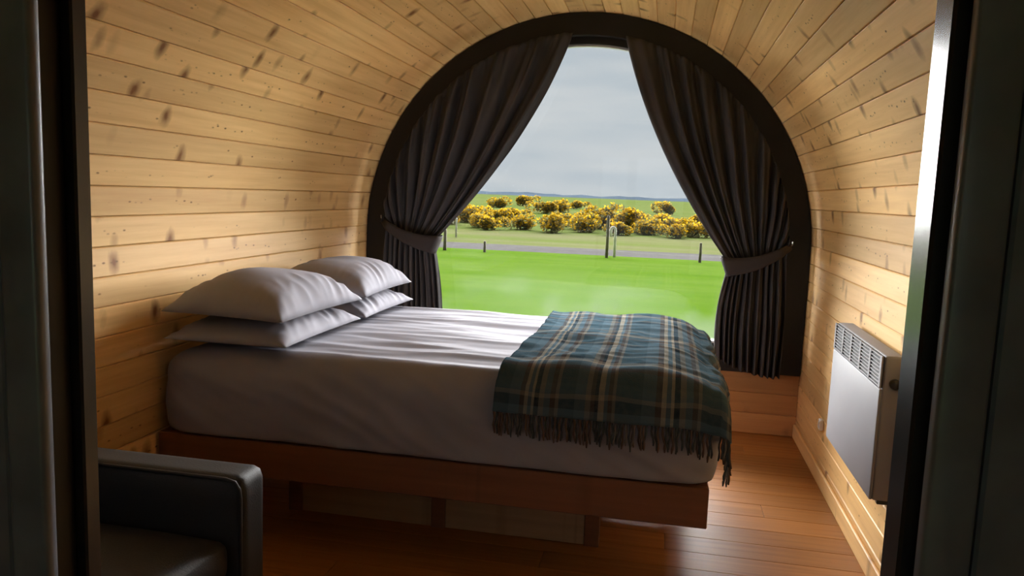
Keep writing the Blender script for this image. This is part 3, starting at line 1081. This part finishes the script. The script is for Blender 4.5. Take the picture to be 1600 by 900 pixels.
# gorse bushes
bush_variants = []
for vnt in range(6):
    rng = random.Random(100 + vnt)
    lobes = [(rng.uniform(-0.6, 0.6), rng.uniform(-0.35, 0.35), rng.uniform(0.25, 0.55), rng.uniform(0.28, 0.45)) for _ in range(7)]
    pair = []
    for nm, cnt, mt, zmin, sz in (('foliage', 620, M['gorse_green'], 0.0, 0.075), ('blossom', 700, M['gorse_yellow'], 0.24, 0.066)):
        vs, fs = [], []
        c = 0
        while c < cnt:
            lx, ly, lz, lr = rng.choice(lobes)
            dv = Vector((rng.gauss(0, 1), rng.gauss(0, 1), rng.gauss(0, 1) + (0.6 if nm == 'blossom' else 0))).normalized()
            p = Vector((lx, ly, lz)) + dv * lr * rng.uniform(0.75, 1.05) * (1.04 if nm == 'blossom' else 0.97)
            if p.z < zmin * rng.uniform(0.5, 1.2) or p.z < 0: continue
            a = Vector((rng.gauss(0, 1), rng.gauss(0, 1), rng.gauss(0, 1))).normalized()
            b = a.cross(dv).normalized()
            s = sz * rng.uniform(0.6, 1.4)
            k0 = len(vs)
            vs += [p - a * s, p + b * s * 0.6, p + a * s, p - b * s * 0.6 + dv * s * 0.5]
            fs.append((k0, k0 + 1, k0 + 2)); fs.append((k0, k0 + 2, k0 + 3))
            c += 1
        pair.append(mesh(nm, vs, fs, mt))
    bush_variants.append(pair)


def px_to_ground(px, depth):
    """world x at a given depth for a column of the photo"""
    ax = camera_axes()
    d = ax @ Vector(((px - 800) / 1210.0, -(340 - 450) / 1210.0, -1))
    return d.x / d.y * depth


bushes = []
rng = random.Random(11)
spots = []
for x in range(-11, 8):                        # the front row just beyond the verge
    spots.append((x * 1.25 - 2.2 + rng.uniform(-.25, .25), 33.4 + (1.5 if x % 2 else 0) + rng.uniform(-0.3, 0.3), rng.uniform(0.80, 1.0)))
for px, dep, sc in ((915, 37.0, 1.12), (948, 40.0, 1.50), (990, 37.2, 1.32), (1024, 40.0, 1.22), (1062, 37.2, 1.05), (1096, 42.5, 1.12), (1138, 37.2, 1.08),
                    (698, 37.2, 1.08), (735, 40.0, 1.25), (776, 37.3, 1.06), (806, 42.5, 1.15), (878, 40.0, 1.06),
                    (846, 62, 1.5), (874, 67, 1.4), (785, 75, 1.5), (825, 90, 1.6), (1040, 75, 1.3), (905, 85, 1.4)):
    spots.append((px_to_ground(px, dep), dep, sc))
words_far = 'yellow-flowered gorse bush'
for i, (xx, yy, sc) in enumerate(spots):
    f, b = bush_variants[rng.randrange(6)]
    yy += SK * xx
    far = yy > 50
    grp = 'gorse bushes scattered far out in the field' if far else ('tall gorse bushes behind the row by the track' if sc > 1.04 else 'low gorse bushes along the far side of the track')
    lab = 'distant gorse bush in the open field' if far else ('tall yellow gorse bush rising above the row beyond the track' if sc > 1.04 else 'low yellow gorse bush in the row beyond the track')
    e = thing('gorse_bush', lab, 'bush', (xx, yy, ground_h(yy - SK * xx, xx) - 0.03), grp)
    link('foliage', f, e, W(e)); link('blossom', b, e, W(e))
    e.rotation_euler = (0, 0, rng.uniform(0, 6.28))
    e.scale = (sc * 1.12, sc * 1.0, sc * rng.uniform(0.74, 0.98))

# fence posts by the track
for px, dep, h, rad, mt, lab in ((951, 22.2, 1.20, 0.045, 'post', 'weathered wooden fence post standing by the track'),
                                 (698, 22.0, 0.62, 0.05, 'post', 'short stump of a fence post beside the left curtain'),
                                 (760, 22.0, 0.32, 0.04, 'post', 'low stump by the near edge of the track'),
                                 (1098, 22.2, 0.55, 0.04, 'post', 'short fence post next to the right curtain')):
    xx = px_to_ground(px, dep)
    pts = [(0, 0, 0), (0.004, 0, h * 0.5), (0.0, 0, h * 0.96), (0.0, 0, h)]
    o = link('fence_post', tube_mesh('fence_post', pts, [rad, rad * 0.95, rad * 0.9, rad * 0.6], M[mt], 9), None, (xx, dep + SK * xx, ZG))
    tag(o, lab, 'post', 'posts along the track')
for px, dep, h, lab in ((963, 22.6, 0.95, 'pale hoop-topped marker beside the tall fence post'), (715, 27.6, 0.80, 'pale hoop-topped marker at the edge of the left curtain')):
    xx = px_to_ground(px, dep)
    pts = [(0, 0, 0), (0, 0, h * 0.8)] + [(-0.065 + 0.065 * math.cos(a), 0, h * 0.8 + 0.10 * math.sin(a)) for a in [math.pi * i / 8 for i in range(1, 9)]] + [(-0.13, 0, h * 0.62)]
    o = link('marker_post', tube_mesh('marker_post', pts, 0.038, M['post_pale'], 8), None, (xx, dep + SK * xx, ground_h(dep)))
    tag(o, lab, 'post', 'hooped markers by the track')
